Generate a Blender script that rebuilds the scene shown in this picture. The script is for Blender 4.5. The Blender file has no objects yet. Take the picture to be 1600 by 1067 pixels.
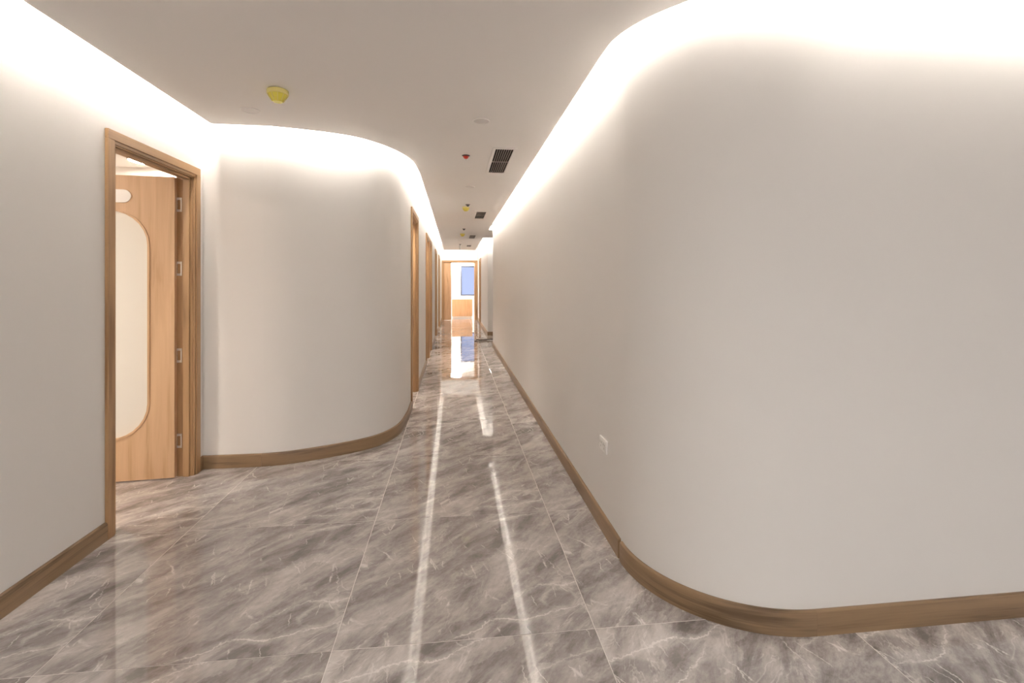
import bpy, bmesh, math, random
from mathutils import Vector
from mathutils.geometry import tessellate_polygon
random.seed(7)
S = bpy.context.scene
C = S.collection
PI = math.pi

# ------------------------------------------------------------------ camera
FPX = 765.0
cam_d = bpy.data.cameras.new('camera')
cam = bpy.data.objects.new('camera', cam_d)
C.objects.link(cam)
cam.location = (0, 0, 1.36)
cam.rotation_euler = (PI / 2, 0, -math.atan(90 / FPX))
cam_d.sensor_width = 36
cam_d.lens = 36 * FPX / 1600
cam_d.shift_y = -91.5 / 1600
cam_d.clip_start = 0.02
S.camera = cam

# ------------------------------------------------------------------ sky, view
W = bpy.data.worlds.new('sky')
S.world = W
W.use_nodes = True
wn = W.node_tree
bgn = wn.nodes['Background']
tcw = wn.nodes.new('ShaderNodeTexCoord')
sep = wn.nodes.new('ShaderNodeSeparateXYZ')
rmp = wn.nodes.new('ShaderNodeValToRGB')
wn.links.new(tcw.outputs['Generated'], sep.inputs[0])
wn.links.new(sep.outputs['Z'], rmp.inputs[0])
rmp.color_ramp.elements[0].color = (0.50, 0.57, 0.84, 1)
rmp.color_ramp.elements[1].color = (0.34, 0.50, 0.92, 1)
wn.links.new(rmp.outputs[0], bgn.inputs[0])
SKY = 1.2
bgn.inputs[1].default_value = SKY
S.view_settings.view_transform = 'Standard'
S.view_settings.look = 'None'
S.view_settings.gamma = 1
S.view_settings.use_curve_mapping = False
S.view_settings.exposure = 0.0
S.cycles.use_denoising = True
S.cycles.max_bounces = 10
S.cycles.diffuse_bounces = 7
S.cycles.glossy_bounces = 5
S.cycles.sample_clamp_indirect = 12
S.cycles.caustics_reflective = False
S.cycles.caustics_refractive = False

LED = 330.0          # radiance of the hidden LED strips
LEDC = (1.0, 0.92, 0.83)
ROOM = 118.0           # radiance of the round lamps in the side rooms
ROOMC = (1.0, 0.88, 0.77)
LOBBY_FILL = 148.0         # radiance of the fill lamps added in the unseen lobby
LOBBY_FILLC = (1.0, 0.965, 0.92)

# ------------------------------------------------------------------ materials
MATS = {}
def newmat(name):
    m = bpy.data.materials.new(name)
    m.use_nodes = True
    nt = m.node_tree
    MATS[name] = m
    return m, nt, nt.nodes['Principled BSDF']

def plain(name, col, rough=0.5, metal=0.0, noise=0.04, nscale=8.0, bump=0.0, bscale=300.0, spec=0.5):
    m, nt, b = newmat(name)
    tc = nt.nodes.new('ShaderNodeTexCoord')
    n = nt.nodes.new('ShaderNodeTexNoise')
    n.inputs['Scale'].default_value = nscale
    nt.links.new(tc.outputs['Object'], n.inputs['Vector'])
    r = nt.nodes.new('ShaderNodeValToRGB')
    r.color_ramp.elements[0].color = tuple(c * (1 - noise) for c in col) + (1,)
    r.color_ramp.elements[1].color = tuple(min(1, c * (1 + noise)) for c in col) + (1,)
    nt.links.new(n.outputs['Fac'], r.inputs[0])
    nt.links.new(r.outputs[0], b.inputs['Base Color'])
    b.inputs['Roughness'].default_value = rough
    b.inputs['Metallic'].default_value = metal
    b.inputs['Specular IOR Level'].default_value = spec
    if bump:
        n2 = nt.nodes.new('ShaderNodeTexNoise')
        n2.inputs['Scale'].default_value = bscale
        nt.links.new(tc.outputs['Object'], n2.inputs['Vector'])
        bp = nt.nodes.new('ShaderNodeBump')
        bp.inputs['Strength'].default_value = bump
        bp.inputs['Distance'].default_value = 0.001
        nt.links.new(n2.outputs['Fac'], bp.inputs['Height'])
        nt.links.new(bp.outputs[0], b.inputs['Normal'])
    return m

def emit(name, col, strength):
    m, nt, b = newmat(name)
    b.inputs['Base Color'].default_value = (0.8, 0.8, 0.8, 1)
    b.inputs['Emission Color'].default_value = col + (1,)
    b.inputs['Emission Strength'].default_value = strength
    return m

def wood(name, light, dark, rough=0.42):
    m, nt, b = newmat(name)
    N, L = nt.nodes, nt.links
    uv = N.new('ShaderNodeUVMap')
    oi = N.new('ShaderNodeObjectInfo')
    off = N.new('ShaderNodeVectorMath'); off.operation = 'MULTIPLY_ADD'
    cmb = N.new('ShaderNodeCombineXYZ')
    L.new(oi.outputs['Random'], cmb.inputs[0]); L.new(oi.outputs['Random'], cmb.inputs[1])
    L.new(cmb.outputs[0], off.inputs[0]); off.inputs[1].default_value = (17, 5, 0)
    L.new(uv.outputs[0], off.inputs[2])
    def noise(sx, sy, scale, det, dist):
        mp = N.new('ShaderNodeMapping')
        mp.inputs['Scale'].default_value = (sx, sy, 1)
        L.new(off.outputs[0], mp.inputs[0])
        n = N.new('ShaderNodeTexNoise')
        n.inputs['Scale'].default_value = scale
        n.inputs['Detail'].default_value = det
        n.inputs['Distortion'].default_value = dist
        L.new(mp.outputs[0], n.inputs['Vector'])
        return n.outputs['Fac']
    a = noise(0.8, 9, 1.6, 4, 0.6)
    g = noise(4, 160, 1.0, 3, 0.0)
    mx = N.new('ShaderNodeMath'); mx.operation = 'MULTIPLY_ADD'
    L.new(g, mx.inputs[0]); mx.inputs[1].default_value = 0.28; L.new(a, mx.inputs[2])
    r = N.new('ShaderNodeValToRGB')
    r.color_ramp.elements[0].position = 0.42; r.color_ramp.elements[0].color = dark + (1,)
    r.color_ramp.elements[1].position = 0.80; r.color_ramp.elements[1].color = light + (1,)
    e = r.color_ramp.elements.new(0.58)
    e.color = tuple(0.35 * d + 0.65 * l for d, l in zip(dark, light)) + (1,)
    L.new(mx.outputs[0], r.inputs[0])
    L.new(r.outputs[0], b.inputs['Base Color'])
    b.inputs['Roughness'].default_value = rough
    bp = N.new('ShaderNodeBump')
    bp.inputs['Strength'].default_value = 0.12; bp.inputs['Distance'].default_value = 0.0008
    L.new(g, bp.inputs['Height']); L.new(bp.outputs[0], b.inputs['Normal'])
    return m

def marble():
    m, nt, b = newmat('polished_marble')
    N, L = nt.nodes, nt.links
    def math_(op, a=None, b_=None, c=None):
        n = N.new('ShaderNodeMath'); n.operation = op
        for i, v in enumerate((a, b_, c)):
            if v is None: continue
            if isinstance(v, (int, float)): n.inputs[i].default_value = v
            else: L.new(v, n.inputs[i])
        return n.outputs[0]
    def mapr(v, a, b_, c=0.0, d=1.0):
        n = N.new('ShaderNodeMapRange'); n.interpolation_type = 'SMOOTHSTEP'
        L.new(v, n.inputs[0])
        for i, q in enumerate((a, b_, c, d)): n.inputs[i + 1].default_value = q
        return n.outputs[0]
    tc = N.new('ShaderNodeTexCoord')
    at = N.new('ShaderNodeAttribute'); at.attribute_type = 'OBJECT'; at.attribute_name = 'print_shift'
    P = tc.outputs['Object']
    # pattern space: tile-local plus a shift for the different prints
    Q = N.new('ShaderNodeVectorMath'); Q.operation = 'ADD'
    cm = N.new('ShaderNodeCombineXYZ'); L.new(at.outputs['Fac'], cm.inputs[2])
    L.new(P, Q.inputs[0]); L.new(cm.outputs[0], Q.inputs[1]); Q = Q.outputs[0]
    def noise(rot, sx, sy, scale, det, rough=0.55, dist=0.0, src=None):
        mp = N.new('ShaderNodeMapping'); mp.vector_type = 'TEXTURE'
        mp.inputs['Rotation'].default_value = (0, 0, math.radians(rot))
        mp.inputs['Scale'].default_value = (1 / sx, 1 / sy, 1)
        L.new(src or Q, mp.inputs[0])
        n = N.new('ShaderNodeTexNoise')
        n.inputs['Scale'].default_value = scale; n.inputs['Detail'].default_value = det
        n.inputs['Roughness'].default_value = rough; n.inputs['Distortion'].default_value = dist
        L.new(mp.outputs[0], n.inputs['Vector'])
        return n
    # broad streaks run diagonally across each tile
    s1 = noise(49, 0.8, 2.3, 1.9, 7, 0.66, 0.9).outputs['Fac']
    s2 = noise(43, 1.5, 4.2, 3.0, 8, 0.76, 0.6).outputs['Fac']
    s3 = noise(10, 1, 1.3, 9, 7, 0.75, 0.5).outputs['Fac']
    s = math_('MULTIPLY_ADD', s2, 0.42, math_('MULTIPLY', s1, 0.80))
    s4 = noise(45, 1, 2.2, 34, 5, 0.7).outputs['Fac']
    s = math_('MULTIPLY_ADD', s3, 0.24, s)
    s = math_('MULTIPLY_ADD', math_('SUBTRACT', s4, 0.5), 0.16, math_('ADD', s, 0.03))
    # angular patches where the stone was once broken and healed
    mpb = N.new('ShaderNodeMapping'); mpb.vector_type = 'TEXTURE'
    mpb.inputs['Rotation'].default_value = (0, 0, math.radians(50))
    mpb.inputs['Scale'].default_value = (2.2, 1, 1)
    wb = N.new('ShaderNodeVectorMath'); wb.operation = 'MULTIPLY_ADD'
    L.new(noise(0, 1, 1, 6, 6, 0.7).outputs['Color'], wb.inputs[0]); wb.inputs[1].default_value = (0.16, 0.16, 0)
    L.new(Q, wb.inputs[2]); L.new(wb.outputs[0], mpb.inputs[0])
    vb = N.new('ShaderNodeTexVoronoi'); vb.inputs['Scale'].default_value = 8.5
    L.new(mpb.outputs[0], vb.inputs['Vector'])
    sb = N.new('ShaderNodeSeparateColor'); L.new(vb.outputs['Color'], sb.inputs[0])
    s = math_('MULTIPLY_ADD', math_('SUBTRACT', sb.outputs[0], 0.5), 0.085, s)
    r = N.new('ShaderNodeValToRGB')
    cr = r.color_ramp
    cr.elements[0].position = 0.615; cr.elements[0].color = STONE[0] + (1,)
    cr.elements[1].position = 0.92; cr.elements[1].color = STONE[3] + (1,)
    e = cr.elements.new(0.71); e.color = STONE[1] + (1,)
    e = cr.elements.new(0.79); e.color = STONE[2] + (1,)
    L.new(s, r.inputs[0])
    # wobbly tile coordinates for the drawn veins (0..1 over the tile)
    wob = noise(0, 1, 1, 11, 8, 0.7)
    wv = N.new('ShaderNodeVectorMath'); wv.operation = 'MULTIPLY_ADD'
    L.new(wob.outputs['Color'], wv.inputs[0]); wv.inputs[1].default_value = (0.09, 0.09, 0)
    ad = N.new('ShaderNodeVectorMath'); ad.operation = 'ADD'
    L.new(P, ad.inputs[0]); ad.inputs[1].default_value = (0.5 - 0.045, 0.5 - 0.045, 0)
    L.new(ad.outputs[0], wv.inputs[2])
    sx = N.new('ShaderNodeSeparateXYZ'); L.new(wv.outputs[0], sx.inputs[0])
    X, Y = sx.outputs[0], sx.outputs[1]
    def vein(pts, w, x0, x1, strength):
        fc = N.new('ShaderNodeFloatCurve')
        cv = fc.mapping.curves[0]
        cv.points[0].location = pts[0]; cv.points[1].location = pts[-1]
        for p in pts[1:-1]: cv.points.new(*p)
        fc.mapping.update()
        L.new(X, fc.inputs['Value'])
        d = math_('ABSOLUTE', math_('SUBTRACT', Y, fc.outputs[0]))
        core = mapr(d, 0.001, w * 0.75, 1, 0)
        halo = mapr(d, 0.0, w * 4.5, 0.38, 0)
        v = math_('MULTIPLY', math_('MAXIMUM', core, halo), mapr(s3, 0.36, 0.56, 0.35, 1.0))
        msk = math_('MULTIPLY', mapr(X, x0 - 0.05, x0 + 0.05), mapr(X, x1 - 0.02, x1 + 0.05, 1, 0))
        return math_('MULTIPLY', math_('MULTIPLY', v, msk), strength)
    vs = [
        vein([(0.0, 0.0), (0.40, 0.0), (0.54, 0.05), (0.60, 0.095), (0.72, 0.086), (0.81, 0.104), (0.91, 0.134), (1, 0.16)], 0.011, 0.40, 1.2, 0.95),
        vein([(0.0, 0.0), (0.60, 0.13), (0.67, 0.197), (0.746, 0.245), (0.776, 0.28), (0.84, 0.306), (0.93, 0.29), (1, 0.305)], 0.010, 0.62, 1.2, 0.85),
        vein([(0, 0.80), (0.4, 0.84), (0.72, 0.93), (0.85, 0.965), (1, 0.985)], 0.008, 0.62, 1.2, 0.75),
        vein([(0, 0.10), (0.12, 0.13), (0.25, 0.18), (0.4, 0.30), (1, 0.7)], 0.007, 0.0, 0.42, 0.5),
    ]
    vmax = vs[0]
    for v in vs[1:]: vmax = math_('MAXIMUM', vmax, v)
    # grey eye between the two veins
    ex = math_('DIVIDE', math_('SUBTRACT', X, 0.90), 0.066)
    ey = math_('DIVIDE', math_('SUBTRACT', Y, 0.205), 0.058)
    ed = math_('SQRT', math_('ADD', math_('MULTIPLY', ex, ex), math_('MULTIPLY', ey, ey)))
    eye = mapr(ed, 0.5, 1.15, 0.45, 0)
    ring = math_('MULTIPLY', mapr(math_('ABSOLUTE', math_('SUBTRACT', ed, 1.08)), 0.02, 0.2, 0.35, 0), mapr(noise(0, 1, 1, 5, 2).outputs['Fac'], 0.4, 0.6))
    vmax = math_('MAXIMUM', vmax, ring)
    # fine hair cracks, mostly along the tile's length
    mp = N.new('ShaderNodeMapping'); mp.vector_type = 'TEXTURE'
    mp.inputs['Rotation'].default_value = (0, 0, math.radians(14))
    mp.inputs['Scale'].default_value = (0.8, 4.5, 1)
    wq = N.new('ShaderNodeVectorMath'); wq.operation = 'MULTIPLY_ADD'
    L.new(wob.outputs['Color'], wq.inputs[0]); wq.inputs[1].default_value = (0.06, 0.06, 0)
    L.new(Q, wq.inputs[2]); L.new(wq.outputs[0], mp.inputs[0])
    vo = N.new('ShaderNodeTexVoronoi'); vo.feature = 'DISTANCE_TO_EDGE'
    vo.inputs['Scale'].default_value = 9
    L.new(mp.outputs[0], vo.inputs['Vector'])
    crack = mapr(vo.outputs['Distance'], 0.002, 0.024, 1, 0)
    cmask = mapr(noise(20, 1, 1, 7, 3).outputs['Fac'], 0.52, 0.62)
    hair = math_('MULTIPLY', math_('MULTIPLY', crack, cmask), 0.8)
    rid = math_('ABSOLUTE', math_('SUBTRACT', noise(50, 0.8, 1.5, 3.2, 4, 0.6, 0.9).outputs['Fac'], 0.5))
    ridge = math_('MULTIPLY', mapr(rid, 0.0, 0.014, 1, 0), mapr(s1, 0.46, 0.60, 0.0, 0.55))
    tot = math_('MAXIMUM', vmax, math_('MAXIMUM', hair, ridge))
    mixe = N.new('ShaderNodeMix'); mixe.data_type = 'RGBA'
    L.new(eye, mixe.inputs['Factor']); L.new(r.outputs[0], mixe.inputs[6]); mixe.inputs[7].default_value = STONE[0] + (1,)
    mixv = N.new('ShaderNodeMix'); mixv.data_type = 'RGBA'
    L.new(tot, mixv.inputs['Factor']); L.new(mixe.outputs[2], mixv.inputs[6]); mixv.inputs[7].default_value = VEIN + (1,)
    L.new(mixv.outputs[2], b.inputs['Base Color'])
    b.inputs['Roughness'].default_value = 0.015
    b.inputs['IOR'].default_value = 1.68
    # the polish is not perfectly flat
    w1 = noise(0, 1, 1, 11, 2, 0.5).outputs['Fac']
    bp = N.new('ShaderNodeBump')
    bp.inputs['Strength'].default_value = 0.5; bp.inputs['Distance'].default_value = 0.00022
    L.new(w1, bp.inputs['Height']); L.new(bp.outputs[0], b.inputs['Normal'])
    return m

STONE = [(0.205, 0.185, 0.179), (0.335, 0.306, 0.296), (0.475, 0.441, 0.427), (0.68, 0.64, 0.62)]
VEIN = (0.86, 0.82, 0.80)
marble()
plain('wall_paint', (0.815, 0.80, 0.782), 0.85, noise=0.012, nscale=2.0, bump=0.25, bscale=420, spec=0.2)
plain('ceiling_paint', (0.91, 0.89, 0.87), 0.9, noise=0.01, nscale=1.5, bump=0.12, bscale=300, spec=0.2)
plain('room_paint', (0.82, 0.79, 0.75), 0.85, noise=0.01, spec=0.2)
plain('grout', (0.80, 0.76, 0.73), 0.8, noise=0.06, nscale=40)
wood('oak_casing', (0.46, 0.285, 0.145), (0.24, 0.132, 0.058))
wood('oak_leaf', (0.68, 0.46, 0.28), (0.50, 0.305, 0.165))
wood('pale_oak', (0.68, 0.45, 0.27), (0.52, 0.315, 0.17))
wood('oak_baseboard', (0.31, 0.205, 0.115), (0.11, 0.066, 0.032), 0.36)
plain('frosted_glass', (0.80, 0.79, 0.735), 0.22, noise=0.01)
plain('white_plastic', (0.93, 0.92, 0.90), 0.4, noise=0.01)
plain('lens_grey', (0.76, 0.73, 0.71), 0.4)
plain('bright_steel', (0.75, 0.73, 0.70), 0.28, metal=1.0, noise=0.08, nscale=60)
plain('dark_steel', (0.10, 0.09, 0.085), 0.4, metal=0.6)
plain('black_void', (0.008, 0.007, 0.006), 0.9)
plain('slat_grey', (0.33, 0.29, 0.26), 0.5)
plain('yellow_plastic', (0.92, 0.82, 0.13), 0.25, noise=0.03)
plain('yellow_film', (0.94, 0.84, 0.30), 0.15, noise=0.05, nscale=30)
plain('red_plastic', (0.75, 0.07, 0.045), 0.35)
plain('cable_grey', (0.20, 0.15, 0.12), 0.6)
plain('window_dark', (0.03, 0.035, 0.055), 0.4)
plain('socket_shadow', (0.10, 0.09, 0.08), 0.6)
emit('led_glow', LEDC, LED)
emit('room_lamp', ROOMC, ROOM)
emit('lobby_fill_lamp', LOBBY_FILLC, LOBBY_FILL)
emit('small_room_lamp', ROOMC, 130.0)
emit('door_panel_lamp', (1.0, 0.95, 0.88), 26.0)
emit('panel_lamp', (1.0, 0.96, 0.90), 150.0)
m, nt, b = newmat('window_glass')
b.inputs['Base Color'].default_value = (0.96, 0.98, 1, 1)
b.inputs['Transmission Weight'].default_value = 1
b.inputs['Roughness'].default_value = 0.0
b.inputs['IOR'].default_value = 1.05

# ------------------------------------------------------------------ builders
class MB:
    def __init__(s):
        s.v, s.f, s.u, s.m = [], [], [], []
    def quad(s, pts, uvs):
        i = len(s.v); s.v += [tuple(p) for p in pts]
        s.f.append(tuple(range(i, i + len(pts)))); s.u.append(list(uvs))
    def box(s, x0, x1, y0, y1, z0, z1, grain=2, bev=0.0):
        lo, hi = (x0, y0, z0), (x1, y1, z1)
        P = lambda a, b_, c: (hi[0] if a else lo[0], hi[1] if b_ else lo[1], hi[2] if c else lo[2])
        fs = [[(0,0,0),(0,1,0),(1,1,0),(1,0,0)], [(0,0,1),(1,0,1),(1,1,1),(0,1,1)],
              [(0,0,0),(1,0,0),(1,0,1),(0,0,1)], [(0,1,0),(0,1,1),(1,1,1),(1,1,0)],
              [(0,0,0),(0,0,1),(0,1,1),(0,1,0)], [(1,0,0),(1,1,0),(1,1,1),(1,0,1)]]
        for f in fs:
            ps = [P(*c) for c in f]
            s.quad(ps, [uvof(p, grain) for p in ps])
        return s
    def sweep(s, path, prof, closed=False):
        """path: 2D polyline, prof: closed polygon of (offset to the left of travel, z)"""
        n = len(path); nor = []
        for i in range(n):
            a = Vector(path[i - 1]) if (i > 0 or closed) else None
            b_ = Vector(path[(i + 1) % n]) if (i < n - 1 or closed) else None
            p = Vector(path[i])
            d1 = (p - a).normalized() if a is not None else None
            d2 = (b_ - p).normalized() if b_ is not None else None
            if d1 is None: d1 = d2
            if d2 is None: d2 = d1
            t = (d1 + d2).normalized()
            k = 1 / max(0.35, t.dot(d2))
            nor.append(Vector((-t.y, t.x)) * k)
        L_ = [0]
        for i in range(1, n): L_.append(L_[-1] + (Vector(path[i]) - Vector(path[i - 1])).length)
        q = [0]
        m = len(prof)
        for j in range(m): q.append(q[-1] + math.dist(prof[j], prof[(j + 1) % m]))
        pt = lambda i, j: (path[i][0] + nor[i].x * prof[j % m][0], path[i][1] + nor[i].y * prof[j % m][0], prof[j % m][1])
        for i in range(n - 1):
            for j in range(m):
                s.quad([pt(i, j), pt(i + 1, j), pt(i + 1, j + 1), pt(i, j + 1)],
                       [(L_[i], q[j]), (L_[i + 1], q[j]), (L_[i + 1], q[j + 1]), (L_[i], q[j + 1])])
        for i, order in ((0, 1), (n - 1, -1)):
            ps = [pt(i, j) for j in range(m)][::order]
            s.quad(ps, [(L_[i] + p[2] * 0.1, p[0] + p[1]) for p in ps])
        return s
    def lathe(s, prof, seg=32, c=(0, 0, 0)):
        """prof: (r, z) list"""
        for i in range(seg):
            a0, a1 = 2 * PI * i / seg, 2 * PI * (i + 1) / seg
            for (r0, z0), (r1, z1) in zip(prof, prof[1:]):
                ps = [(c[0] + r0 * math.cos(a0), c[1] + r0 * math.sin(a0), c[2] + z0), (c[0] + r0 * math.cos(a1), c[1] + r0 * math.sin(a1), c[2] + z0),
                      (c[0] + r1 * math.cos(a1), c[1] + r1 * math.sin(a1), c[2] + z1), (c[0] + r1 * math.cos(a0), c[1] + r1 * math.sin(a0), c[2] + z1)]
                u = []
                for p in ps:
                    if p not in u: u.append(p)
                if len(u) > 2: s.quad(u, [(p[2], p[0] + p[1]) for p in u])
        return s
    def build(s, name, mat, parent=None, smooth=False, bevel=0.0, loc=None):
        me = bpy.data.meshes.new(name)
        me.from_pydata(s.v, [], s.f)
        ul = me.uv_layers.new(name='UVMap')
        k = 0
        for f in s.u:
            for q in f:
                ul.data[k].uv = q; k += 1
        bm = bmesh.new(); bm.from_mesh(me)
        bmesh.ops.remove_doubles(bm, verts=bm.verts, dist=1e-5)
        bmesh.ops.recalc_face_normals(bm, faces=bm.faces)
        if bevel:
            es = [e for e in bm.edges if len(e.link_faces) == 2 and e.calc_face_angle(0) > 1.0]
            bmesh.ops.bevel(bm, geom=es, offset=bevel, segments=2, affect='EDGES', profile=0.6)
        bm.to_mesh(me); bm.free()
        if smooth:
            me.polygons.foreach_set('use_smooth', [True] * len(me.polygons))
            me.set_sharp_from_angle(angle=math.radians(35))
        me.materials.append(MATS[mat])
        o = bpy.data.objects.new(name, me)
        C.objects.link(o)
        if loc: o.location = loc
        if parent: o.parent = parent
        return o

def uvof(p, g):
    o = [i for i in range(3) if i != g]
    return (p[g], p[o[0]] + p[o[1]])

def tag(o, label=None, cat=None, group=None, kind=None):
    if label: o['label'] = label
    if cat: o['category'] = cat
    if group: o['group'] = group
    if kind: o['kind'] = kind
    return o

def empty(name, loc=(0, 0, 0), rz=0.0):
    o = bpy.data.objects.new(name, None)
    o.empty_display_size = 0.1
    o.location = loc; o.rotation_euler = (0, 0, rz)
    C.objects.link(o)
    return o

def copy_tree(o, parent=None):
    c = o.copy(); C.objects.link(c); c.parent = parent
    for ch in list(o.children): copy_tree(ch, c)
    return c

def crom(pts, n=6):
    """smooth curve through points"""
    out = []
    P = [pts[0]] + list(pts) + [pts[-1]]
    for i in range(1, len(P) - 2):
        p0, p1, p2, p3 = (Vector(q) for q in P[i - 1:i + 3])
        for k in range(n):
            t = k / n
            v = 0.5 * ((2 * p1) + (p2 - p0) * t + (2 * p0 - 5 * p1 + 4 * p2 - p3) * t * t + (3 * p1 - p0 - 3 * p2 + p3) * t ** 3)
            out.append(tuple(v))
    out.append(tuple(pts[-1]))
    return out

def arc(cx, cy, r, a0, a1, n=24):
    return [(cx + r * math.cos(math.radians(a0 + (a1 - a0) * k / n)), cy + r * math.sin(math.radians(a0 + (a1 - a0) * k / n))) for k in range(n + 1)]

def rect_prof(o0, o1, z0, z1):
    return [(o0, z0), (o1, z0), (o1, z1), (o0, z1)]

# ------------------------------------------------------------------ layout
HC = 2.50            # lowered ceiling
HT = 2.72            # slab above the light troughs
XL = -1.835          # wall with the near door
XC = -0.465          # left corridor wall
XR = 0.818           # right wall
YE = 17.96           # end of the corridor
T = 0.10
left_bend = crom([(-1.42, 3.83), (-1.25, 3.858), (-1.03, 3.945), (-0.77, 4.085), (-0.605, 4.25), (-0.50, 4.52), (XC, 4.95)], 8)
corner_path = [(XL, 3.83)] + left_bend
right_bend = arc(XR + 0.57, 1.75 + 0.57, 0.57, 180, 270, 32)
XRF = 0.862          # right wall past the opening
DOOR_W = 0.95
DOOR_H = 2.18
HOLE = 0.045         # casing laps over the hole by this much
doors_left = [5.34, 8.10, 9.09, 11.90, 14.40]

# ---- floor: grout bed and tiles
fl = MB().box(-5.2, 6.2, -4.8, 22.0, -0.12, -0.0009, 0).build('floor', 'grout')
tag(fl, 'grey veined polished marble tile floor of the corridor and lobby', 'floor', kind='structure')
tm = MB().box(-0.4983, 0.4983, -0.4983, 0.4983, -0.012, 0.0, 0)
tile_src = tm.build('tile', 'polished_marble', fl, bevel=0.0005)
first = True
def tile_at(ix, iy):
    global first
    o = tile_src if first else tile_src.copy()
    if not first: C.objects.link(o)
    first = False
    o.parent = fl
    rnd = random.Random(ix * 91 + iy * 17)
    o.location = (-0.45 + 0.5 + ix, 1.875 + 0.5 + iy, 0)
    k = iy % 3
    o.rotation_euler = (rnd.uniform(-1, 1) * 0.0007, rnd.uniform(-1, 1) * 0.0007, PI if k == 2 else 0)
    o['print_shift'] = float([0.0, 3.7, 9.1][k])
for iy in range(-6, 20):
    for ix in range(-4, 6):
        x0, y0 = -0.45 + ix, 1.875 + iy
        if y0 > 2.5 and ix > 1 and not (8.5 < y0 < 12.7 and ix < 4) and not (y0 > 16.8 and ix < 3): continue
        if y0 < -2.2 and ix in (-4, -3): continue
        if ix == -4 and y0 > 6: continue
        tile_at(ix, iy)

# ---- walls
def wall(name, label, parts, mat='wall_paint'):
    mb = MB()
    for p in parts: p(mb)
    o = mb.build(name, mat, smooth=True)
    return tag(o, label, 'wall', kind='structure')
def seg(path, z0=0.0, z1=HT, t=T):
    return lambda mb: mb.sweep(path, rect_prof(0, t, z0, z1))

D1 = (2.82, 2.82 + DOOR_W)
wall('wall_left', 'pale grey wall with the open wooden door at left', [
    seg([(XL, -4.6), (XL, D1[0] + HOLE)]), seg([(XL, D1[1] - HOLE), (XL, 3.93)]), seg([(XL, D1[0] + HOLE), (XL, D1[1] - HOLE)], DOOR_H - HOLE)])
parts = []
y = None
base = corner_path
for k, d in enumerate(doors_left):
    if k == 0: parts.append(seg(base + [(XC, d + HOLE)]))
    else: parts.append(seg([(XC, y), (XC, d + HOLE)]))
    parts.append(seg([(XC, d + HOLE), (XC, d + DOOR_W - HOLE)], DOOR_H - HOLE))
    y = d + DOOR_W - HOLE
parts.append(seg([(XC, y), (XC, YE)]))
wall('wall_corridor_left', 'pale grey wall curving into the left side of the corridor', parts)
wall('wall_right', 'large pale wall with rounded corner filling the right side', [seg([(XR, 10.47)] + [(XR, 6.0)] + right_bend + [(6.0, 1.75)])])
DR = (15.95, 15.95 + DOOR_W)
wall('wall_corridor_right', 'short pale wall on the right past the corridor opening', [
    seg([(XRF, YE), (XRF, DR[1] - HOLE)]), seg([(XRF, DR[0] + HOLE), (XRF, 12.68), (3.4, 12.68)]), seg([(XRF, DR[1] - HOLE), (XRF, DR[0] + HOLE)], DOOR_H - HOLE)])
ED = (-0.455, 0.84)
wall('wall_end', 'white wall around the doorway at the corridor end', [
    lambda mb: mb.box(-2.6, ED[0] + HOLE, YE, YE + T, 0, HT), lambda mb: mb.box(ED[1] - HOLE, 2.6, YE, YE + T, 0, HT),
    lambda mb: mb.box(ED[0] + HOLE, ED[1] - HOLE, YE, YE + T, DOOR_H - HOLE, HT)])
wall('wall_side_hall', 'pale wall closing the side hall at right', [
    lambda mb: mb.box(0.925, 3.4, 10.47 - T, 10.47, 0, HT), lambda mb: mb.box(3.4, 3.5, 10.3, 12.8, 0, HT)])
# unseen lobby behind the camera, with windows added for cool daylight
WB = (-1.2, 5.6, 0.25, 2.35)
wall('wall_back', 'pale lobby wall around the added wide window behind the viewer', [
    lambda mb: mb.box(-1.95, WB[0], -4.7, -4.6, 0, HT), lambda mb: mb.box(WB[1], 6.1, -4.7, -4.6, 0, HT),
    lambda mb: mb.box(WB[0], WB[1], -4.7, -4.6, 0, WB[2]), lambda mb: mb.box(WB[0], WB[1], -4.7, -4.6, WB[3], HT)])
WS = (-3.8, 1.0, 0.25, 2.35)
wall('wall_lobby_right', 'pale lobby wall around the added window at far right', [
    lambda mb: mb.box(6.0, 6.1, -4.7, WS[0], 0, HT), lambda mb: mb.box(6.0, 6.1, WS[1], 1.85, 0, HT),
    lambda mb: mb.box(6.0, 6.1, WS[0], WS[1], 0, WS[2]), lambda mb: mb.box(6.0, 6.1, WS[0], WS[1], WS[3], HT)])
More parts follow.
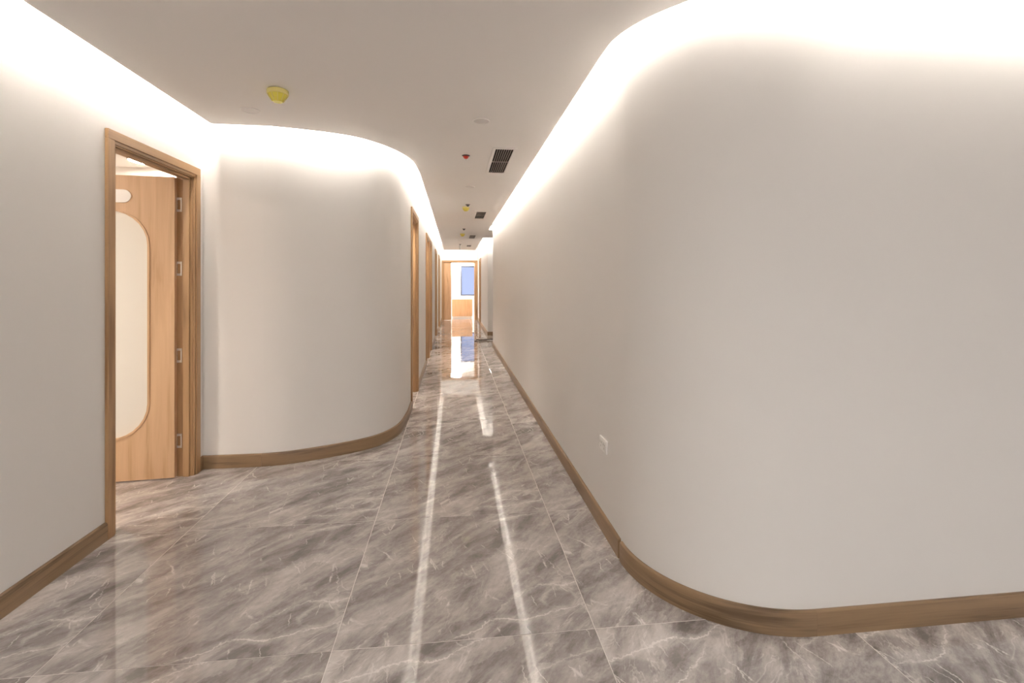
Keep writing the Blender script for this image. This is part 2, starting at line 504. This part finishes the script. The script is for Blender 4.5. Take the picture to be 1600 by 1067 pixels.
# side rooms
pl = []
for yy in (5.15, 7.95, 9.04, 11.6, 13.9, 17.9):
    pl.append(lambda mb, yy=yy: mb.box(-4.0, XC - T, yy, yy + 0.06, 0, HT))
pl.append(lambda mb: mb.box(-4.1, -4.0, 5.15, 18.0, 0, HT))
wall('wall_rooms', 'white walls of the side rooms behind the corridor', pl, 'room_paint')
wall('wall_near_room', 'white walls of the room behind the open door', [
    lambda mb: mb.box(-5.0, -4.9, 0.4, 5.15, 0, HT), lambda mb: mb.box(-4.9, XL - T, 0.4, 0.5, 0, HT),
    lambda mb: mb.box(-1.95, -1.90, 3.93, 5.15, 0, HT), lambda mb: mb.box(-4.9, -1.9, 5.09, 5.15, 0, HT)], 'room_paint')
WE = (0.27, 1.55, 0.80, 2.10)
YR = 21.5
wall('wall_end_room', 'bright white walls of the room at the corridor end', [
    lambda mb: mb.box(-2.6, -2.5, YE + T, YR, 0, HT), lambda mb: mb.box(2.5, 2.6, YE + T, YR, 0, HT),
    lambda mb: mb.box(-2.6, WE[0], YR, YR + T, 0, HT), lambda mb: mb.box(WE[1], 2.6, YR, YR + T, 0, HT),
    lambda mb: mb.box(WE[0], WE[1], YR, YR + T, 0, WE[2]), lambda mb: mb.box(WE[0], WE[1], YR, YR + T, WE[3], HT)], 'room_paint')
# room behind the closed door at far right
wall('wall_store_room', 'white walls of the closed room at far right', [
    lambda mb: mb.box(2.4, 2.5, 12.78, YE, 0, HT)], 'room_paint')

# ---- ceiling with its curved edge, the slab above
GX = 0.10
edge_left = [(XL + GX + 0.005, -4.50), (XL + GX + 0.005, 3.735)] + crom([(-1.339, 3.74), (-1.13, 3.79), (-0.918, 3.86), (-0.748, 3.954), (-0.58, 4.151), (-0.452, 4.42), (-0.385, 4.70), (-0.357, 5.09)], 6) + [(-0.357, 17.0)]
edge_far = [(-0.357, 17.0), (0.72, 17.0)]
edge_fr = [(0.72, 17.0), (0.72, 12.42), (0.80, 12.36), (3.38, 12.33)]
edge_right = [(0.731, 10.52), (0.731, 2.42)] + [(XR + 0.57 + (0.655 - 0.028 * math.sin(2 * math.radians(a - 180)) ** 2) * math.cos(math.radians(a)), 2.32 + (0.655 - 0.028 * math.sin(2 * math.radians(a - 180)) ** 2) * math.sin(math.radians(a))) for a in range(184, 271, 3)] + [(5.9, 1.66)]
poly = edge_left + edge_far[1:] + edge_fr[1:] + [(3.38, 10.52)] + edge_right + [(5.9, -4.50)]
cb = MB()
tri = tessellate_polygon([[Vector((p[0], p[1], 0)) for p in poly]])
for t in tri:
    cb.quad([(poly[i][0], poly[i][1], HC) for i in t], [(0, 0)] * 3)
    cb.quad([(poly[i][0], poly[i][1], HC + 0.10) for i in t], [(0, 0)] * 3)
for i in range(len(poly)):
    a, b_ = poly[i], poly[(i + 1) % len(poly)]
    cb.quad([(a[0], a[1], HC), (b_[0], b_[1], HC), (b_[0], b_[1], HC + 0.10), (a[0], a[1], HC + 0.10)], [(0, 0)] * 4)
ce = cb.build('ceiling', 'ceiling_paint')
tag(ce, 'lowered pale ceiling with curved edges over the corridor', 'ceiling', kind='structure')
sl = MB().box(-5.2, 6.2, -4.8, 22.0, HT, HT + 0.12).build('ceiling', 'ceiling_paint')
tag(sl, 'upper ceiling slab seen only above the light troughs', 'ceiling', kind='structure')

# ---- LED strips in the troughs (fixed to the outer side of the ceiling edge)
def led(path, label):
    p = [(-0.0005, 2.598), (-0.0005, 2.584), (-0.004, 2.584), (-0.004, 2.598)]
    p = [(abs(a), z) for a, z in p]
    o = MB().sweep(path, p).build('led_strip', 'led_glow')
    return tag(o, label, 'light strip', 'hidden strips of cove lighting')
def resample(path, step=0.6):
    out = [path[0]]
    for a, b_ in zip(path, path[1:]):
        n = max(1, int(math.dist(a, b_) / step))
        for k in range(1, n + 1):
            out.append((a[0] + (b_[0] - a[0]) * k / n, a[1] + (b_[1] - a[1]) * k / n))
    return out
led(resample(edge_left, 2.0), 'light strip above the left wall glowing along the curved ceiling edge')
led(resample(edge_far, 2.0), 'light strip above the doorway at the corridor end')
led(resample(edge_fr[:2] + [(0.80, 12.36), (1.2, 12.355)], 2.0), 'light strip above the short far right wall')
led(resample(edge_right, 2.0), 'light strip glowing along the top of the large curved right wall')

# ---- baseboards
BB = [(0.0, 0.0), (-0.016, 0.0), (-0.016, 0.080), (-0.0135, 0.090), (-0.007, 0.095), (0.0, 0.095)]
def baseboard(name, path, label):
    o = MB().sweep(path, BB).build(name, 'oak_baseboard', smooth=True)
    return tag(o, label, 'baseboard', kind='structure')
baseboard('baseboard_left', [(XL, -4.6), (XL, D1[0])], 'brown wooden baseboard before the near door at left')
cut = 3
baseboard('baseboard_corner', [(XL, D1[1]), (XL, 3.83), (-1.42, 3.83)], 'straight brown wooden baseboard right of the near door')
baseboard('baseboard_bend', left_bend + [(XC, doors_left[0])], 'curved brown wooden baseboard bending into the corridor')
for a, b_ in zip(doors_left, doors_left[1:] + [YE]):
    if b_ - a - DOOR_W > 0.1:
        baseboard('baseboard_corridor', [(XC, a + DOOR_W), (XC, b_)], 'brown baseboard on left corridor wall from %s' % {5.34: 'the first to the second doorway', 9.09: 'the third to the fourth doorway', 11.90: 'the fourth to the fifth doorway', 14.40: 'the fifth doorway to the end'}[a])
baseboard('baseboard_right', [(XR, 10.47), (XR, 6.0), (XR, 2.34)], 'long brown baseboard along the right corridor wall')
baseboard('baseboard_right', right_bend, 'curved brown baseboard around the rounded right corner')
baseboard('baseboard_right', [(XR + 0.57, 1.75), (6.0, 1.75)], 'brown baseboard along the right wall facing the viewer')
baseboard('baseboard_far', [(XRF, YE), (XRF, DR[1])], 'short brown baseboard beyond the closed right door')
baseboard('baseboard_far', [(XRF, DR[0]), (XRF, 12.68)], 'brown baseboard on the short far right wall')
baseboard('baseboard_far', [(XRF - 0.016, 12.68), (3.4, 12.68)], 'brown baseboard on the wall end facing the viewer')

# ------------------------------------------------------------------ doors
def stadium(x0, x1, z0, z1, n=14):
    r = (x1 - x0) / 2; c = (x0 + x1) / 2
    return [(c + r * math.cos(PI * k / n), z1 - r + r * math.sin(PI * k / n)) for k in range(n + 1)] + \
           [(c - r * math.cos(PI * k / n), z0 + r - r * math.sin(PI * k / n)) for k in range(n + 1)]

def holed_slab(outer, hole, y0, y1):
    mb = MB()
    pts = outer + hole
    tr = tessellate_polygon([[Vector((p[0], p[1], 0)) for p in outer], [Vector((p[0], p[1], 0)) for p in hole]])
    for y_ in (y0, y1):
        for t in tr:
            ps = [(pts[i][0], y_, pts[i][1]) for i in t]
            mb.quad(ps, [(p[2], p[0]) for p in ps])
    for loop in (outer, hole):
        for i in range(len(loop)):
            a, b_ = loop[i], loop[(i + 1) % len(loop)]
            ps = [(a[0], y0, a[1]), (b_[0], y0, b_[1]), (b_[0], y1, b_[1]), (a[0], y1, a[1])]
            mb.quad(ps, [(p[2], p[0] + p[1]) for p in ps])
    return mb

def panel(loop, y0, y1):
    mb = MB()
    n = len(loop)
    for y_ in (y0, y1): mb.quad([(p[0], y_, p[1]) for p in loop], [(p[1], p[0]) for p in loop])
    for i in range(n):
        a, b_ = loop[i], loop[(i + 1) % n]
        mb.quad([(a[0], y0, a[1]), (b_[0], y0, b_[1]), (b_[0], y1, b_[1]), (a[0], y1, a[1])], [(0, 0)] * 4)
    return mb

def add_leaf(root, pin, w, angle, glazed=True, hand=1, zt=2.095, handle=True):
    """leaf hinged at pin; hand 1 = hinge at local +x end, -1 = at local -x end; angle opens into the room"""
    z0 = 0.008
    sx = -hand
    rc = lambda a, b_, c, d: [(sx * a, c), (sx * b_, c), (sx * b_, d), (sx * a, d)]
    if glazed:
        hole = stadium(w / 2 - 0.240, w / 2 + 0.240, 0.29, 1.86)
        hole = [(sx * p[0], p[1]) for p in hole]
        leaf = holed_slab(rc(0, w, z0, zt), hole, -0.04, 0.0).build('leaf', 'oak_leaf', root)
    else:
        mb = MB().box(min(0, sx * w), max(0, sx * w), -0.04, 0.0, z0, zt)
        leaf = mb.build('leaf', 'oak_leaf', root, bevel=0.002)
    leaf.location = (pin[0], pin[1], 0)
    leaf.rotation_euler = (0, 0, -hand * angle)
    if glazed:
        g = panel([(sx * p[0], p[1]) for p in stadium(w / 2 - 0.239, w / 2 + 0.239, 0.291, 1.859)], -0.026, -0.014).build('glass_pane', 'frosted_glass', leaf)
        g['label'] = 'frosted white glass with rounded ends'
        for y0, y1 in ((-0.046, -0.026), (-0.014, 0.006)):
            o = [(sx * p[0], p[1]) for p in stadium(w / 2 - 0.245, w / 2 + 0.245, 0.285, 1.865)]
            h = [(sx * p[0], p[1]) for p in stadium(w / 2 - 0.232, w / 2 + 0.232, 0.298, 1.852)]
            holed_slab(o, h, y0, y1).build('glass_trim', 'oak_leaf', leaf)
        r = 0.044
        pc, pw = w / 2 + 0.005, 0.138
        cap = [(pc + pw - r + r * math.sin(PI * k / 10), 1.952 + r * math.cos(PI * k / 10)) for k in range(11)] + [(pc - pw + r - r * math.sin(PI * k / 10), 1.952 - r * math.cos(PI * k / 10)) for k in range(11)]
        q = panel([(sx * p[0], p[1]) for p in cap], -0.049, -0.040).build('name_plate', 'white_plastic', leaf)
        q['label'] = 'blank white plate with rounded ends'
    if not handle: return leaf
    # lever handle
    hx = sx * (w - 0.065)
    mb = MB().box(hx - 0.02, hx + 0.02, -0.046, -0.04, 0.93, 1.11)
    hp = mb.build('handle_plate', 'bright_steel', leaf, bevel=0.003)
    mb = MB().box(hx - 0.009, hx + 0.009, -0.085, -0.046, 1.02, 1.038).box(hx + min(0, -sx * 0.12), hx + max(0, -sx * 0.12), -0.095, -0.08, 1.02, 1.038)
    mb.build('handle_lever', 'bright_steel', hp)
    return leaf

def hinge(root, x, y0, z, face):
    """plate on the jamb face at local x with knuckle at the room side; face -1: visible side toward -x"""
    hr = MB()
    s_ = face
    x1 = x + s_ * 0.0025
    a, b_ = min(x, x1), max(x, x1)
    # leaf of the hinge is a frame: two lugs and a spine, the inner flap folded with the door
    hr.box(a, b_, y0 - 0.030, y0, z + 0.034, z + 0.050)
    hr.box(a, b_, y0 - 0.030, y0, z - 0.050, z - 0.034)
    hr.box(a, b_, y0 - 0.030, y0 - 0.022, z - 0.034, z + 0.034)
    o = hr.build('hinge', 'bright_steel', root)
    k = MB()
    for j in range(4):
        k.lathe([(0.0, -0.011), (0.006, -0.011), (0.006, 0.011), (0.0, 0.011)], 12, (x + s_ * 0.005, y0 + 0.004, z - 0.037 + j * 0.0245))
    k.build('hinge_knuckle', 'bright_steel', o, smooth=True)
    return o

def door(n, loc, rz, w, label, angle=math.radians(85), hinge_far=True, glazed=True, leafs=True, t=T):
    root = empty('door_%d' % n, loc, rz)
    tag(root, label, 'door', kind='structure')
    cw, h = 0.07, DOOR_H
    def casing_pair(y0, y1):
        bw = 0.018                                   # stepped inner bead of the casing
        q0, q1 = (y0 + 0.008, y1) if y0 < 0 else (y0, y1 - 0.008)
        for x0, x1, b0, b1 in ((0, cw - bw, cw - bw, cw), (w - cw + bw, w, w - cw, w - cw + bw)):
            MB().box(x0, x1, y0, y1, 0, h - cw + bw).build('casing', 'oak_casing', root, bevel=0.003)
            MB().box(b0, b1, q0, q1, 0, h - cw).build('casing_bead', 'oak_casing', root, bevel=0.002)
        MB().box(0, w, y0, y1, h - cw + bw, h, 0).build('head_casing', 'oak_casing', root, bevel=0.003)
        MB().box(cw - bw, w - cw + bw, q0, q1, h - cw, h - cw + bw, 0).build('head_bead', 'oak_casing', root, bevel=0.002)
    casing_pair(-0.018, 0.0)
    casing_pair(t, t + 0.018)
    j0, j1 = HOLE, cw + 0.006
    for x0, x1 in ((j0, j1), (w - j1, w - j0)):
        MB().box(x0, x1, 0.0, t, 0, h - j1).build('jamb', 'oak_casing', root)
    MB().box(j0, w - j0, 0.0, t, h - j1, h - j0, 0).build('head_jamb', 'oak_casing', root)
    st = 0.014
    for x0, x1 in ((j1, j1 + st), (w - j1 - st, w - j1)):
        MB().box(x0, x1, 0.016, 0.056, 0, h - j1 - st).build('door_stop', 'oak_casing', root, bevel=0.002)
    MB().box(j1, w - j1, 0.016, 0.056, h - j1 - st, h - j1, 0).build('head_stop', 'oak_casing', root, bevel=0.002)
    if leafs:
        lw = w - 2 * j1 - 0.006
        if hinge_far:
            add_leaf(root, (w - j1 - 0.003, t), lw, angle, glazed, 1)
            for z in (0.25, 0.85, 1.46, 1.91): hinge(root, w - j1, t, z, -1)
        else:
            add_leaf(root, (j1 + 0.003, t), lw, angle, glazed, -1)
            for z in (0.25, 0.85, 1.46, 1.91): hinge(root, j1, t, z, 1)
    return root, j1

door(1, (XL, D1[0], 0), PI / 2, DOOR_W, 'nearest open wooden door at left with frosted oval pane')
ords = ['first open doorway on the left corridor wall, nearest the curved wall', 'second doorway on the left corridor wall, nearer of the adjoining pair',
        'third doorway on the left corridor wall, farther of the adjoining pair', 'fourth narrow looking doorway along the left corridor wall',
        'fifth and farthest doorway on the left corridor wall']
for k, yy in enumerate(doors_left):
    door(2 + k, (XC, yy, 0), PI / 2, DOOR_W, ords[k], angle=math.radians(82))
door(7, (XRF, DR[1], 0), -PI / 2, DOOR_W, 'closed wooden door on the right near the corridor end', angle=0.0, hinge_far=False)
r8, j1 = door(8, (ED[0], YE, 0), 0, ED[1] - ED[0], 'wide wooden doorway at the corridor end with bright room behind', leafs=False)
wf = ED[1] - ED[0]
add_leaf(r8, (j1 + 0.002, T), 0.265, 0.0, False, -1, handle=False)
add_leaf(r8, (wf - j1 - 0.003, T), 0.85, math.radians(96), False, 1)
for z in (0.25, 0.85, 1.46, 1.91): hinge(r8, wf - j1, T, z, -1)

# ------------------------------------------------------------------ windows
def window(n, x0, x1, z0, z1, loc, rz, label, mull=(), fr=0.05):
    root = empty('window_%d' % n, loc, rz)
    tag(root, label, 'window', kind='structure')
    w, h = x1 - x0, z1 - z0
    for a, b_, c, d in ((0, w, 0, fr), (0, w, h - fr, h), (0, fr, fr, h - fr), (w - fr, w, fr, h - fr)):
        MB().box(a, b_, 0.02, 0.08, c, d).build('frame_bar', 'window_dark', root, bevel=0.003)
    for mxx in mull: MB().box(mxx - fr / 2, mxx + fr / 2, 0.02, 0.08, fr, h - fr).build('mullion', 'window_dark', root, bevel=0.003)
    xs = [0] + list(mull) + [w]
    for a, b_ in zip(xs, xs[1:]):
        MB().box(a + fr * 0.5, b_ - fr * 0.5, 0.045, 0.053, fr * 0.5, h - fr * 0.5).build('pane', 'window_glass', root)
    return root
window(1, *WE, (WE[0], YR, WE[2]), 0, 'dark framed window with blue sky in the far room')
window(2, *WB, (WB[0], -4.62, WB[2]), 0, 'unseen wide window added behind the viewer for daylight', (1.7, 3.4, 5.1)).location.y = -4.7  # added opening that lets cool daylight in from behind the camera
window(3, *WS, (6.1, WS[0], WS[2]), PI / 2, 'unseen window added in the right lobby wall for daylight', (1.6, 3.2))  # also added, brings daylight in from the right

# ------------------------------------------------------------------ ceiling fittings
def smoke(loc, label, sc=1.0):
    r = empty('smoke_detector', loc)
    tag(r, label, 'smoke detector', 'yellow capped smoke detectors')
    MB().lathe([(0, 0), (0.050, 0), (0.050, -0.008), (0, -0.008)], 32).build('base', 'white_plastic', r, smooth=True)
    cv = MB().lathe([(0, -0.006), (0.056, -0.004), (0.060, -0.008), (0.060, -0.028), (0.058, -0.031), (0.054, -0.032)], 32).build('cap_rim', 'yellow_film', r, smooth=True)
    MB().lathe([(0.055, -0.030), (0.052, -0.036), (0.030, -0.070), (0.026, -0.0735), (0.0, -0.075)], 10).build('dust_cap', 'yellow_plastic', r)
    for k in range(10):
        a = 2 * PI * k / 10
        p = Vector((math.cos(a), math.sin(a), 0))
        q0, q1 = p * 0.0535 + Vector((0, 0, -0.034)), p * 0.0305 + Vector((0, 0, -0.0705))
        n = Vector((-p.y, p.x, 0)) * 0.0022
        o = p * 0.003
        mb = MB()
        mb.quad([q0 - n, q0 + n, q1 + n, q1 - n], [(0, 0)] * 4)
        mb.quad([q0 - n + o, q0 + n + o, q1 + n + o, q1 - n + o], [(0, 0)] * 4)
        for a_, b_ in ((q0 - n, q0 + n), (q0 + n, q1 + n), (q1 + n, q1 - n), (q1 - n, q0 - n)):
            mb.quad([a_, b_, b_ + o, a_ + o], [(0, 0)] * 4)
        mb.build('cap_rib', 'yellow_film', r)
    r.scale = (sc, sc, sc)
    return r
smoke((-1.035, 3.03, HC), 'large yellow capped smoke detector on ceiling at left, nearest the viewer')
smoke((0.171, 7.36, HC), 'yellow capped smoke detector beside the second ceiling vent', 0.9)
smoke((0.186, 11.35, HC), 'small far yellow capped smoke detector beside the third ceiling vent', 0.9)

def downlight(loc, label, r0=0.060):
    r = empty('downlight', loc)
    tag(r, label, 'downlight', 'round flush ceiling downlights')
    MB().lathe([(r0 - 0.007, -0.001), (r0 - 0.006, -0.004), (r0 - 0.002, -0.005), (r0, -0.001), (r0, 0.0)], 40).build('trim_ring', 'ceiling_paint', r, smooth=True)
    MB().lathe([(0.0, -0.0015), (r0 - 0.007, -0.0015)], 40).build('lens', 'lens_grey', r)
    return r
downlight((-1.338, 3.41, HC), 'unlit round ceiling downlight behind the large yellow detector')
downlight((0.188, 3.45, HC), 'unlit round ceiling disc in front of the red sprinkler')
downlight((0.181, 5.83, HC), 'unlit round ceiling disc between red sprinkler and second vent')
downlight((0.176, 13.4, HC), 'faint round ceiling disc near the corridor end')

def sprinkler(loc, label, capmat, long=0.0, capr=0.022):
    r = empty('sprinkler', loc)
    tag(r, label, 'sprinkler', 'ceiling sprinklers')
    MB().lathe([(0, 0), (0.036, 0), (0.036, -0.003), (0.030, -0.006), (0.014, -0.008), (0, -0.008)], 28).build('escutcheon', 'dark_steel', r, smooth=True)
    z = -0.006
    MB().lathe([(0.0, z), (0.008, z), (0.008, z - 0.014 - long * 0.3), (0.0, z - 0.014 - long * 0.3)], 14).build('stem', 'dark_steel', r, smooth=True)
    z0 = -0.008 - long * 0.25
    MB().lathe([(0.0, z0), (capr + 0.004, z0), (capr + 0.004, z0 - 0.006), (capr, z0 - 0.009), (capr * 0.7, z0 - 0.019 - long), (capr * 0.35, z0 - 0.023 - long), (0.0, z0 - 0.024 - long)], 24).build('protective_cap', capmat, r, smooth=True)
    MB().box(-0.005, 0.005, -0.005, 0.005, z0 - 0.034 - long, z0 - 0.022 - long).build('deflector_pin', 'bright_steel', r)
    return r
sprinkler((0.102, 4.40, HC), 'red capped ceiling sprinkler left of the largest vent', 'red_plastic')
sprinkler((0.194, 7.14, HC), 'dark sprinkler just in front of the second yellow detector', 'dark_steel')
sprinkler((0.200, 10.36, HC), 'tiny dark sprinkler between second and third yellow detectors', 'dark_steel')
sprinkler((0.168, 14.49, HC), 'long white capped sprinkler hanging near the corridor end', 'white_plastic', 0.11, 0.03)

def vent(y0, y1, x0, x1, label):
    r = empty('ceiling_vent', ((x0 + x1) / 2, (y0 + y1) / 2, HC))
    tag(r, label, 'vent', 'dark slatted ceiling vents')
    w, l = (x1 - x0) / 2, (y1 - y0) / 2
    MB().box(-w, w, -l, l, -0.0015, -0.0005).build('backing', 'black_void', r)  # flat black colour stands in for the shade inside the duct
    f = 0.026
    for a, b_, c, d, g in ((-w - f, -w, -l - f, l + f, 1), (w, w + f, -l - f, l + f, 1), (-w, w, -l - f, -l, 0), (-w, w, l, l + f, 0)):
        MB().box(a, b_, c, d, -0.010, 0.0, g).build('frame_bar', 'ceiling_paint', r, bevel=0.002)
    MB().box(-w, w, -0.009, 0.009, -0.008, -0.0015).build('crossbar', 'slat_grey', r)
    n = 8
    src = MB().box(-0.0022, 0.0022, -l, l, -0.0105, -0.0015).build('slat', 'slat_grey', r)
    for k in range(1, n):
        o = src if k == 1 else src.copy()
        if k > 1: C.objects.link(o); o.parent = r
        o.location.x = -w + 2 * w * k / n
    return r
vent(4.13, 5.02, 0.348, 0.502, 'largest dark slatted ceiling vent, nearest the viewer')
vent(7.80, 8.64, 0.356, 0.505, 'second dark slatted ceiling vent along the corridor')
vent(11.66, 12.48, 0.370, 0.505, 'third small ceiling vent before the corridor end')
vent(14.72, 15.36, 0.378, 0.505, 'farthest and smallest ceiling vent')

# ------------------------------------------------------------------ socket on the right wall
so = empty('wall_socket', (XR, 2.61, 0.472), PI)
tag(so, 'small white socket plate low on the right wall', 'socket')
MB().box(0.0, 0.010, -0.062, 0.062, -0.036, 0.036).build('plate', 'white_plastic', so, bevel=0.003)
MB().box(0.010, 0.0118, -0.052, 0.052, -0.027, 0.027).build('socket_face', 'white_plastic', so, bevel=0.001)
for dy in (-0.028, 0.028):
    for a, b_ in ((-0.011, 0.008), (0.009, 0.008), (0.0, -0.012)):
        MB().box(0.0119, 0.0122, dy + a - 0.0012, dy + a + 0.0012, b_ - 0.005, b_ + 0.005).build('socket_slot', 'socket_shadow', so)

# ------------------------------------------------------------------ cable on the floor
pts = crom([(1.35, 11.95), (0.926, 11.86), (0.759, 11.68), (0.604, 11.65), (0.519, 11.72), (0.475, 11.46), (0.555, 11.27), (0.738, 11.36), (0.87, 11.25), (1.25, 11.15)], 8)
cu = bpy.data.curves.new('floor_cable', 'CURVE'); cu.dimensions = '3D'
sp = cu.splines.new('POLY'); sp.points.add(len(pts) - 1)
for p, q in zip(sp.points, pts): p.co = (q[0], q[1], 0.011, 1)
cu.bevel_depth = 0.010; cu.bevel_resolution = 2
tmp = bpy.data.objects.new('tmp', cu); C.objects.link(tmp)
me = bpy.data.meshes.new_from_object(tmp.evaluated_get(bpy.context.evaluated_depsgraph_get()))
bpy.data.objects.remove(tmp)
me.name = 'floor_cable'; me.materials.clear(); me.materials.append(MATS['cable_grey'])
co = bpy.data.objects.new('floor_cable', me); C.objects.link(co)
tag(co, 'thin grey brown cable looped on the floor by the right opening', 'cable')

# ------------------------------------------------------------------ end room
cab = empty('low_cabinet', (-0.10, 19.15, 0))
tag(cab, 'low wooden cabinet in the bright room past the end door', 'cabinet')
CW, CH = 0.80, 0.73
MB().box(0, CW, 0.02, 0.42, 0.06, CH - 0.02).build('body', 'pale_oak', cab, bevel=0.003)
MB().box(-0.005, CW + 0.005, 0.0, 0.425, CH - 0.02, CH, 0).build('top', 'pale_oak', cab, bevel=0.003)
MB().box(0.02, CW - 0.02, 0.04, 0.40, 0.0, 0.06, 0).build('plinth', 'white_plastic', cab)
for k in range(4):
    d = MB().box(k * CW / 4 + 0.003, (k + 1) * CW / 4 - 0.003, 0.0, 0.02, 0.065, CH - 0.024).build('front_panel', 'pale_oak', cab, bevel=0.0015)
def panel_light(y_, l, label, mat):
    lp = empty('panel_light', (0.06, y_, 2.62))
    tag(lp, label, 'ceiling light', 'ceiling panels in the end room')
    MB().box(-0.22, 0.22, -l, l, -0.012, -0.002).build('diffuser', mat, lp)
    for a, b_, c, d in ((-0.24, -0.22, -l - 0.02, l + 0.02), (0.22, 0.24, -l - 0.02, l + 0.02), (-0.22, 0.22, -l - 0.02, -l), (-0.22, 0.22, l, l + 0.02)):
        MB().box(a, b_, c, d, -0.016, 0.0).build('frame_bar', 'white_plastic', lp)
panel_light(20.7, 0.8, 'lit ceiling panel deep in the end room, mirrored in the floor', 'panel_lamp')
panel_light(18.65, 0.4, 'unseen fill panel added just inside the end room door', 'door_panel_lamp')  # second panel, added to light the cabinet front and doorway floor
tag(MB().box(-2.5, 2.5, YE + T, YR, 2.62, 2.66).build('ceiling', 'room_paint'), 'white ceiling of the room at the corridor end', 'ceiling', kind='structure')
tag(MB().box(-4.9, XL - T, 0.5, 5.09, 2.47, 2.51).build('ceiling', 'room_paint'), 'warm white ceiling of the room behind the open door', 'ceiling', kind='structure')
tag(MB().box(-4.0, XC - T, 5.21, 17.9, 2.47, 2.51).build('ceiling', 'room_paint'), 'white ceiling of the side rooms', 'ceiling', kind='structure')

# ------------------------------------------------------------------ round lamps in the side rooms, added fill lamps
def round_lamp(loc, label, r0=0.22, mat='room_lamp', group='round ceiling lamps in the side rooms'):
    r = empty('ceiling_lamp', loc)
    tag(r, label, 'ceiling light', group)
    MB().lathe([(r0, 0.0), (r0 + 0.008, 0.0), (r0 + 0.008, -0.022), (r0, -0.022), (r0, 0.0)], 40).build('rim', 'dark_steel', r, smooth=True)
    MB().lathe([(0.0, -0.024), (r0 * 0.7, -0.023), (r0, -0.020), (r0, -0.001), (0.0, -0.001)], 40).build('diffuser', mat, r, smooth=True)
    return r
round_lamp((-2.71, 4.76, 2.47), 'round lit ceiling lamp glimpsed above the near open door', 0.17)
round_lamp((-3.3, 1.9, 2.47), 'unseen fill lamp added in the near room, hidden behind its wall')  # added out of view to brighten the open door leaf
for x, y_, n in ((-0.7, -2.4, 'left'), (1.6, -3.0, 'middle'), (3.9, -3.2, 'right')):
    round_lamp((x, y_, HC), 'round fill lamp added in the unseen lobby behind the viewer, %s one' % n, 0.22, 'lobby_fill_lamp', 'added round fill lamps in the lobby')  # unseen lamps added to raise the ambient light
for k, (yy, n) in enumerate(((5.8, 'first'), (8.5, 'second'), (9.7, 'third'), (12.5, 'fourth'), (14.9, 'fifth'))):
    round_lamp((-0.84, yy, 2.47), 'round lit ceiling lamp in the room behind the %s left doorway' % n, 0.14, 'small_room_lamp')
round_lamp((2.3, 11.4, HC), 'small unseen fill lamp added in the side hall at far right', 0.07, 'small_room_lamp')  # added out of view to lift the dark side hall ceiling
